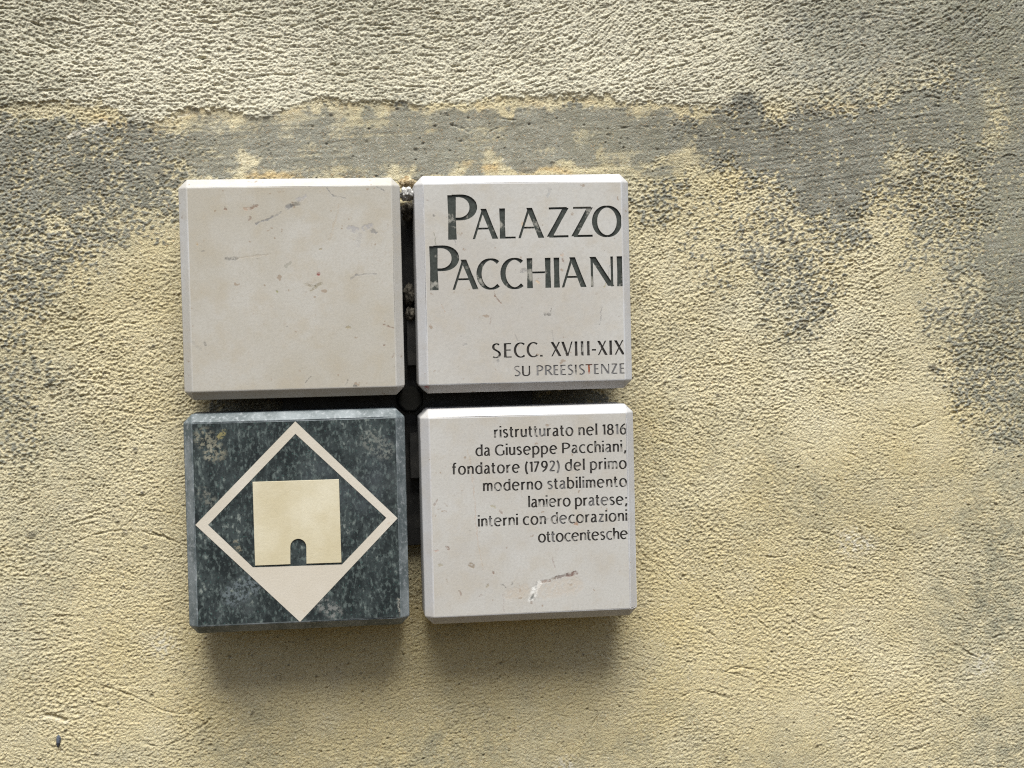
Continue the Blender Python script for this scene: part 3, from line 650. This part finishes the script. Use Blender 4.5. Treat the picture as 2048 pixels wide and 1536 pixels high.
marks_tr = [(905, 470, 912, 488, 2, GREY, .5), (870, 468, 871, 490, 1.6, (.2, .2, .15), .7), (990, 583, 988, 592, 2, BRN, .6), (988, 592, 1002, 606, 2.4, BRN, .8), (1090, 629, 1098, 629, 4, DK, .8), (1102, 617, 1101, 632, 1.6, DK, .6), (1098, 384, 1100, 380, 4, GREY, .8), (1095, 392, 1097, 388, 4, (.3, .32, .34), .6),
    (1044, 543, 1050, 541, 6, GREY, .6), (1125, 519, 1126, 522, 4, BRN, .8), (1124, 510, 1125, 511, 5, (.45, .3, .2), .7), (1074, 562, 1078, 566, 4, (.55, .38, .22), .7), (1210, 575, 1214, 562, 2, (.3, .25, .12), .8), (1214, 562, 1220, 530, 1.5, GREY, .4), (1200, 650, 1204, 615, 1.6, GREY, .5), (1105, 660, 1106, 690, 1.5, GREY, .4), (1031, 671, 1036, 682, 2.5, GREY, .4),
    (928, 690, 934, 690, 3, GREY, .4), (995, 722, 996, 724, 3.5, GREY, .6), (854, 774, 856, 775, 5, (.45, .03, .02), 1.0), (885, 610, 890, 624, 1.8, (.42, .3, .22), .5), (867, 431, 868, 433, 3, DK, .7), (1044, 445, 1046, 450, 4, (.55, .33, .12), .6), (984, 630, 980, 650, 1.6, BRN, .35), (855, 400, 856, 400, 3, BRN, .4)]
marks_br = [(1152, 1146, 1134, 1150, 5.2, (.15, .08, .065), 1.0), (1134, 1150, 1112, 1156, 4.6, (.16, .12, .11), .9), (1112, 1156, 1098, 1161, 4, (.2, .16, .13), .7), (1098, 1161, 1082, 1164, 4, (.2, .12, .1), .8), (1080, 1166, 1070, 1178, 7, WHT, .9), (1070, 1178, 1062, 1200, 9, WHT, .9), (1066, 1190, 1062, 1198, 4, (.12, .12, .11), 1), (1074, 1166, 1071, 1176, 2.5, (.2, .2, .2), .8), (1062, 1206, 1062, 1208, 4, (.2, .15, .12), .8), (1068, 1196, 1070, 1200, 3, DK, .7),
    (895, 1096, 897, 1098, 5, BRN, .8), (868, 1103, 878, 1101, 2, (.4, .2, .15), .6), (940, 1130, 944, 1132, 6, (.2, .14, .08), .8), (879, 1130, 884, 1130, 4, (.25, .2, .1), .5), (986, 1145, 987, 1146, 3.5, BRN, .8), (1106, 1116, 1110, 1136, 2, (.25, .18, .16), .5), (1003, 1168, 1011, 1176, 2.2, DK, .7), (920, 1183, 922, 1190, 3, BRN, .6), (973, 1172, 976, 1170, 3.4, (.25, .2, .12), .7), (1157, 1221, 1160, 1224, 3, DK, .9),
    (935, 900, 944, 940, 1.8, (.42, .33, .25), .5), (944, 940, 955, 1080, 1.8, (.42, .31, .24), .45), (955, 1080, 966, 1140, 1.8, (.42, .33, .25), .4), (1006, 1190, 1007, 1225, 1.8, (.35, .3, .28), .5), (868, 1010, 874, 1000, 3, BRN, .5), (1020, 1190, 1050, 1180, 16, (.47, .40, .33), .5), (1090, 1180, 1150, 1170, 24, (.48, .41, .34), .5), (1002, 1022, 1004, 1026, 3.5, BRN, .6), (985, 1012, 990, 1016, 4, (.3, .26, .12), .5), (1151, 1047, 1153, 1048, 5, (.3, .15, .08), .8),
    (1024, 1166, 1024, 1168, 2.5, DK, .5), (960, 1192, 964, 1190, 3, BRN, .35)]
dark_p = paint('engraving_paint_dark', (0.030, 0.035, 0.031), (0.30, 0.29, 0.26), 0.57, 0.66, 55)
thin_p = paint('engraving_paint_small', (0.030, 0.026, 0.024), (0.34, 0.33, 0.31), 0.56, 0.66, 90)
grey_p = paint('engraving_paint_faded', (0.135, 0.132, 0.135), (0.42, 0.40, 0.38), 0.55, 0.68, 90)
half_p = paint('engraving_paint_half_lost', (0.034, 0.032, 0.030), (0.34, 0.32, 0.30), 0.50, 0.60, 130)
red_p = paint('engraving_rust_red', (0.22, 0.06, 0.025), (0.40, 0.30, 0.26), 0.5, 0.6, 110)
side_p = paint('engraving_cut_side', (0.07, 0.068, 0.062), (0.52, 0.50, 0.47), 0.50, 0.62, 120)

sA, sB = (0.408, 0.378, 0.325), (0.458, 0.438, 0.405)
sC, sD = (0.440, 0.418, 0.390), (0.485, 0.472, 0.452)
def ctr(k): x, z, w, hh = TILES[k]; return (x + w / 2, z - hh / 2)
BACK = FRONT + DEP
GRP = 'square bevelled stone plaques on one bracket'
def plaque(k, label, c1, c2, marks, lines, seed):
    cx, cz = ctr(k); x, z, w, hh = TILES[k]
    root = thing('stone_plaque', (cx, BACK, cz), label, 'plaque', GRP)
    m = stone('plaque_stone_' + k, c1, c2, marks, (cx, cz), seed=seed)
    bev = lambda c: tuple(min(v_ * q_, .8) for v_, q_ in zip(c, (1.16, 1.20, 1.30)))
    m2 = stone('plaque_bevel_' + k, bev(c1), bev(c2), [mk for mk in marks if mk[5][0] > 0.44 and mk[5][1] < .05], (cx, cz), seed=seed + 2)
    bm = block_bm(w, hh, DEP)
    engrave(bm, lines, (cx, cz), DEP, 'slab', root, [m, m2], 1)
    return root
plaque('tl', 'blank beige stone plaque with grey scratches, no writing or emblem on it', sA, sB, marks_tl, [], 0.0)

big1 = measured(CAPS, [('P', 896.4, 954.7, 89 / 60.5), ('A', 945.4, 996.7), ('L', 999.6, 1031.9), ('A', 1036.7, 1088.8), ('Z', 1093.7, 1138.6), ('Z', 1142.5, 1187), ('O', 1184.5, 1244.6)], 60.5, 10.6, 3.8, 905, 479.3, -0.0205)
big2 = measured(CAPS, [('P', 860.2, 918.8, 89 / 60.5), ('A', 905.2, 957.4), ('C', 953.5, 999.7), ('C', 1001.4, 1047.2), ('H', 1054.4, 1102.3), ('I', 1108.3, 1119), ('A', 1123.7, 1173.5), ('N', 1179.6, 1228.7), ('I', 1234.4, 1245)], 60, 10.5, 3.8, 868, 580.5, -0.0215)
secc = measured(CAPS, [('S', 984.6, 1002.2), ('E', 1008, 1023.5), ('C', 1027.9, 1050.3), ('C', 1053.5, 1075.8), ('.', 1080, 1086), ('X', 1101.8, 1123), ('V', 1123, 1145.8), ('I', 1149.9, 1154.9), ('I', 1161.9, 1166.7), ('I', 1174.3, 1179.2), ('-', 1183.9, 1192.6), ('X', 1194.8, 1215.4), ('I', 1219, 1223.8), ('X', 1228.5, 1249.8)], 28.8, 4.9, 2.3, 1000, 715.6, -0.0265)
supr = measured(CAPS, [('S', 1028.6, 1041.3), ('U', 1044, 1061), ('P', 1073.3, 1086.9), ('R', 1089.8, 1106), ('E', 1107, 1117), ('E', 1120.9, 1131.9), ('S', 1135.5, 1147), ('I', 1149.9, 1153.5), ('S', 1158, 1170), ('T', 1171.4, 1185), ('E', 1187.8, 1197.8), ('N', 1201.9, 1219), ('Z', 1222, 1235.4), ('E', 1239.2, 1249.3)], 19.8, 3.6, 2.1, 1050, 751.6, -0.0246)
bm_m = [dark_p, side_p]
plaque('tr', 'pale stone plaque engraved PALAZZO PACCHIANI in large dark capitals', sC, sD, marks_tr, [
    ('inscription_line', 'large engraved word PALAZZO in dark paint', big1, 0.0016, bm_m, lambda gi, ch: 0),
    ('inscription_line', 'large engraved word PACCHIANI in dark paint', big2, 0.0016, bm_m, lambda gi, ch: 0),
    ('inscription_line', 'engraved line SECC. XVIII-XIX in black paint', secc, 0.0014, [thin_p, side_p], lambda gi, ch: 0),
    ('inscription_line', 'small faded grey line SU PREESISTENZE', supr, 0.0007, [grey_p, thin_p, red_p, grey_p], lambda gi, ch: 2 if ch == 'T' else (1 if gi in (1, 7) else 0)),
], 3.1)
XH, ST, TN = 16.2, 3.9, 2.5
body = [
    ('ristrutturato nel 1816', 987.9, 1254.9, 988, 875.4, -0.0275), ('da Giuseppe Pacchiani,', 950.8, 1254.4, 960, 911.8, -0.0300), ('fondatore (1792) del primo', 904.6, 1255.4, 907, 949.4, -0.0355),
    ('moderno stabilimento', 965.8, 1256.0, 967, 982.4, -0.0325), ('laniero pratese;', 1056.4, 1256.6, 1060, 1014.6, -0.0290), ('interni con decorazioni', 955.8, 1256.6, 958, 1053.4, -0.0395), ('ottocentesche', 1076, 1257.6, 1085, 1084.4, -0.0410)]
lines = []
for (tx, xl, xr, bx, by, sl_) in body:
    lines.append(('inscription_line', 'small engraved line reading ' + tx, tracked(tx, xl, xr - 1.6, XH, ST, TN, bx, by, sl_), 0.0011, [thin_p, grey_p, half_p, side_p],
                  lambda gi, ch: (0, 2, 0, 0, 0, 2, 1, 0, 0, 2, 0)[(gi * 5 + ord(ch) * 3) % 11]))
slip = [('|', [[front(1256.2, 943), front(1257.8, 943), front(1257.2, 917), front(1256.0, 917)]]), ('|', [[front(1257.2, 978), front(1258.6, 978), front(1258.2, 958), front(1257.0, 958)]]), ('|', [[front(1258.6, 1035), front(1259.8, 1035), front(1260, 1026), front(1258.6, 1026)]])]
lines.append(('chisel_slip', None, slip, 0.0006, [thin_p, side_p], lambda gi, ch: 0))
plaque('br', 'pale stone plaque with seven small engraved lines and a curved crack', sC, sD, marks_br, lines, 7.7)

# green marble plaque with white inlay
t = NT('green_marble')
n1 = t.noise(40, 6, 0.7, t.scale(t.co, (1.15, 1, 0.8))); n2 = t.noise(230, 3, 0.65, t.scale(t.co, (1.3, 1, 0.75))); n3 = t.noise(420, 2, 0.6); n4 = t.noise(9, 3, 0.6)
gc = t.mix(t.step(n1, 0.38, 0.66), (0.013, 0.018, 0.020), (0.042, 0.054, 0.056))
gc = t.mix(t.step(n2, 0.48, 0.68, 0, 0.8), gc, (0.105, 0.132, 0.128))
gc = t.mix(t.step(t.noise(300, 2, 0.6), 0.58, 0.68, 0, 0.75), gc, (0.008, 0.012, 0.014))
gc = t.mix(t.step(t.math('MULTIPLY', n2, n1), 0.33, 0.44, 0, 0.7), gc, (0.25, 0.27, 0.25))
gc = t.mix(t.step(n3, 0.60, 0.72, 0, 0.5), gc, (0.06, 0.125, 0.115))
gc = t.mix(t.step(n4, 0.55, 0.75, 0, 0.45), gc, (0.095, 0.110, 0.130))
gc = t.mix(t.step(t.noise(14, 6, 0.7), 0.54, 0.72, 0, 0.35), gc, (0.11, 0.125, 0.13))
gm_marks = [(408, 875, 432, 905, 26, (.22, .21, .16), .55), (440, 872, 448, 864, 9, (.25, .22, .10), .6), (420, 900, 416, 912, 12, (.26, .25, .20), .5), (640, 1205, 670, 1225, 20, (.25, .25, .24), .4), (740, 880, 770, 900, 26, (.2, .21, .19), .4), (470, 1085, 478, 1098, 8, (.22, .2, .15), .5), (405, 985, 420, 1000, 16, (.2, .2, .17), .4), (465, 1190, 500, 1170, 30, (.16, .19, .21), .4), (800, 1200, 806, 1230, 10, (.3, .29, .26), .5)]
ccx, ccz = ctr('bl')
wb = t.noise(220, 3, 0.7); brk = t.step(wb, 0.45, 0.58)
cw = t.vec('MULTIPLY', t.co, (1, 0, 1)).outputs[0]
for (x0, y0, x1, y1, w, mc, s) in gm_marks:
    a = front(x0, y0); b = front(x1, y1)
    m = t.seg(cw, a[0] - ccx, a[1] - ccz, b[0] - ccx, b[1] - ccz, w * 0.0005)
    gc = t.mix(t.math('MULTIPLY', t.math('MULTIPLY', m, brk), s * 1.5), gc, mc)
t.bump(n3, 0.15, 0.0004)
green = t.out(gc, 0.42, 0.4)
t = NT('green_marble_sawn')                               # the unpolished bevels are paler
n1 = t.noise(40, 4, 0.6); n2 = t.noise(260, 3, 0.65)
gc = t.mix(t.step(n1, 0.35, 0.7), (0.085, 0.105, 0.112), (0.20, 0.225, 0.24)); gc = t.mix(t.step(n2, 0.48, 0.72, 0, 0.6), gc, (0.36, 0.38, 0.40))
t.bump(n2, 0.3, 0.0005)
green_s = t.out(gc, 0.5, 0.45)

x, z, w, hh = TILES['bl']
root = thing('stone_plaque', (ccx, BACK, ccz), 'dark green marble plaque inlaid with a white diamond and house emblem', 'plaque', GRP)
bm = block_bm(w, hh, DEP)
engrave(bm, [], (ccx, ccz), DEP, 'slab', root, [green, green_s], 1)
def inlay_mat(name, c1, c2, sp):
    t = NT(name); a = t.noise(14, 4, 0.6); b = t.noise(120, 3, 0.6); cfine = t.noise(500, 2, 0.6)
    col = t.mix(t.step(a, 0.35, 0.68), c1, c2); col = t.mix(t.step(b, 0.70, 0.76, 0, sp), col, (0.35, 0.18, 0.07))
    col = t.mix(t.step(cfine, 0.35, 0.7, 0, 0.14), col, tuple(x_ * .7 for x_ in c1))
    t.bump(t.math('ADD', cfine, t.math('MULTIPLY', b, .6)), 0.2, 0.0005); return t.out(col, 0.5, 0.35)
white_i = inlay_mat('inlay_white_stone', (0.55, 0.50, 0.425), (0.60, 0.555, 0.49), 0.25)
cream_i = inlay_mat('inlay_cream_stone', (0.55, 0.485, 0.335), (0.64, 0.59, 0.46), 0.35)
def prism(rings_px, proud, depth, holes=False):
    """flat inlay from an outline in photo px; sits 'depth' into the slab and 'proud' above it"""
    bm = bmesh.new(); yf = -DEP - proud; yb = -DEP + depth
    P = [(front(*p)[0] - ccx, front(*p)[1] - ccz) for p in rings_px]
    a = [bm.verts.new((p[0], yf, p[1])) for p in P]; b = [bm.verts.new((p[0], yb, p[1])) for p in P]
    fr = bm.faces.new(a); bm.faces.new(b[::-1]); n = len(P)
    for i in range(n): bm.faces.new((a[i], b[i], b[(i + 1) % n], a[(i + 1) % n]))
    bmesh.ops.recalc_face_normals(bm, faces=bm.faces[:])
    ed = [e for e in bm.edges if all(v in a for v in e.verts)]
    bmesh.ops.bevel(bm, geom=ed, offset=0.0002, segments=1, affect='EDGES')
    return bm
# diamond band and the triangle of ground: one outline, open where the green shows inside
O_ = [(590.5, 842.8), (390.8, 1049.8), (600.0, 1243.6), (795.2, 1036.4)]
I_ = [(590.8, 867.5), (416.2, 1049.8), (506.0, 1134.8), (684.0, 1129.0), (772.7, 1035.6)]
bm = bmesh.new(); yf, yb = -DEP - 0.0003, -DEP + 0.004
loc = lambda p: (front(*p)[0] - ccx, front(*p)[1] - ccz)
vo = [Vector(loc(p)) for p in O_]; vi = [Vector(loc(p)) for p in I_]
allv = vo + vi
V, E_, F_, ov, oe, of = delaunay_2d_cdt(allv, [], [[0, 1, 2, 3], [4, 5, 6, 7, 8]], 0, 1e-7, True)
tv = [bm.verts.new((v.x, yf, v.y)) for v in V]; bvv = [bm.verts.new((v.x, yb, v.y)) for v in V]
for tri, ids in zip(F_, of):
    if 0 in ids and 1 not in ids: bm.faces.new([tv[i] for i in tri])
for e in [e for e in bm.edges if len(e.link_faces) == 1]:
    i, j = tv.index(e.verts[0]), tv.index(e.verts[1]); bm.faces.new((tv[i], tv[j], bvv[j], bvv[i]))
for v in [v for v in bm.verts if not v.link_faces]: bm.verts.remove(v)
bmesh.ops.recalc_face_normals(bm, faces=bm.faces[:])
obj('diamond_inlay', bm, white_i, root)
arch = [(580.9, 1128.2), (580.8, 1094)] + [(596.7 + 15.9 * math.cos(math.radians(a)), 1093.5 + 15.9 * -math.sin(math.radians(a))) for a in range(170, 0, -10)] + [(612.6, 1093), (612.9, 1127.2)]
house = [(505.2, 963.8), (510.3, 1131.0)] + arch + [(682.9, 1124.8), (677.9, 958.4)]
obj('house_inlay', prism(house, 0.0011, 0.004), cream_i, root)

# ------------------------------------------------------------------ bracket behind the stones
t = NT('dark_steel')
n = t.noise(60, 4, 0.6); n2 = t.noise(400, 2, 0.6)
col = t.mix(t.step(n, 0.4, 0.7), (0.010, 0.0095, 0.009), (0.030, 0.028, 0.025)); t.bump(n2, 0.3, 0.0005)
steel = t.out(col, 0.55, 0.4)
def box(x0, x1, y0, y1, z0, z1, bev=0.0006):
    bm = bmesh.new(); bmesh.ops.create_cube(bm, size=1)
    for v in bm.verts: v.co = Vector(((x0 + x1) / 2 + v.co.x * (x1 - x0), (y0 + y1) / 2 + v.co.y * (y1 - y0), (z0 + z1) / 2 + v.co.z * (z1 - z0)))
    bmesh.ops.bevel(bm, geom=list(bm.edges), offset=bev, segments=2, affect='EDGES'); return bm
gxc = (TILES['tl'][0] + TILES['tl'][2] + TILES['tr'][0]) / 2; gzc = (TILES['tl'][1] - TILES['tl'][3] + TILES['bl'][1]) / 2
br = thing('metal_bracket', (0, 0, 0), 'dark steel cross bracket in the gaps between the four stone plaques', 'bracket')
zt = at(818, 412, -0.014)[2]; zb = at(835, 1090, -0.014)[2]
obj('vertical_bar', box(gxc - 0.024, gxc + 0.024, -0.0135, 0.002, zb, zt), steel, br)  # steel bar; its upper stretch added to darken the upright gap
xl, xr = at(565, 806, -0.014)[0], at(1064, 795, -0.014)[0]
obj('horizontal_bar', box(xl, xr, -0.0132, 0.0022, gzc - 0.02, gzc + 0.014), steel, br)
for (ya, yb_) in ((640, 731), (866, 957)):
    Y = -0.030; zb2 = at(826, yb_, Y)[2]; zt2 = at(826, ya, Y)[2]; xc = at(824 if ya < 800 else 830, (ya + yb_) / 2, Y)[0]
    obj('clip_plate', box(xc - 0.0050, xc + 0.0050, Y, -0.0136, zb2, zt2), steel, br)
bm = bmesh.new()
bmesh.ops.create_cone(bm, cap_ends=True, segments=8, radius1=0.0155, radius2=0.0125, depth=0.018, matrix=Matrix.Translation((gxc, -0.0228, gzc)) @ Matrix.Rotation(math.radians(90), 4, 'X') @ Matrix.Rotation(math.radians(22.5), 4, 'Z'))
bmesh.ops.bevel(bm, geom=list(bm.edges), offset=0.001, segments=2, affect='EDGES')
t = NT('black_rubber'); n = t.noise(150, 3); t.bump(n, 0.4, 0.001); obj('centre_boss', bm, t.out(t.mix(n, (0.006, 0.006, 0.005), (0.016, 0.015, 0.013)), 0.8, 0.15), br)

# ------------------------------------------------------------------ mortar crumbs in the upper gap, peg at lower left
def rock(seed, rx, ry, rz, sub=4, amp=0.35):
    bm = bmesh.new(); bmesh.ops.create_icosphere(bm, subdivisions=sub, radius=1)
    from mathutils import noise as mn
    for v in bm.verts:
        p = v.co * 1.6 + Vector((seed * 3.1, seed, -seed)); k = 1 + amp * mn.noise(p) + amp * .6 * mn.noise(p * 2.7) + amp * .35 * mn.noise(p * 6)
        v.co = Vector((v.co.x * rx * k, v.co.y * ry * k, v.co.z * rz * k))
    return bm
def mortar(name, c1, c2):
    t = NT(name); a = t.noise(220, 4, 0.65); t.bump(a, 0.8, 0.001); return t.out(t.mix(t.step(a, .38, .62), c1, c2), 0.9, 0.15)
m_white = mortar('mortar_white', (0.30, 0.29, 0.28), (0.66, 0.65, 0.64)); m_ochre = mortar('mortar_ochre', (0.24, 0.17, 0.09), (0.56, 0.46, 0.30)); m_dark = mortar('mortar_grey', (0.035, 0.030, 0.024), (0.15, 0.135, 0.11))
for i, (px, py, Y, rx, ry, rz, m, lab) in enumerate([
    (814, 388, -0.052, .0070, .011, .0070, m_white, 'white mortar lump wedged at the top of the gap between the upper plaques'),
    (814, 366, -0.022, .0075, .012, .0060, m_ochre, 'yellowish mortar lump sitting above the white one, at the wall'),
    (818, 424, -0.030, .0070, .011, .0100, m_dark, 'grey mortar lump just below the white one in the upright gap'),
    (818, 590, -0.022, .0060, .010, .0110, m_dark, 'grey brown mortar crumb halfway down the upright gap'),
    (821, 628, -0.028, .0055, .008, .0070, m_dark, 'small mortar crumb resting on the upper steel clip in the gap')]):
    p = at(px, py, Y); o = obj('mortar_lump', rock(i + 1.0, rx, ry, rz), m); o.location = p
    for f_ in o.data.polygons: f_.use_smooth = True
    tag(o, lab, 'mortar', 'mortar lumps in the upright gap')
p = at(117, 1481, 0)
t = NT('peg_blue_grey'); n = t.noise(300, 3); peg_m = t.out(t.mix(n, (0.025, 0.032, 0.048), (0.14, 0.16, 0.20)), 0.6, 0.3)
bm = rock(9.0, 0.0021, 0.0026, 0.0060, 4, 0.3)
peg = obj('wall_peg', bm, peg_m); peg.location = (p[0], -0.0010, p[2]); peg.rotation_euler = (0, math.radians(4), 0)
for f_ in peg.data.polygons: f_.use_smooth = True
tag(peg, 'small dark blue peg stuck in the plaster below the white gouge at lower left', 'peg')
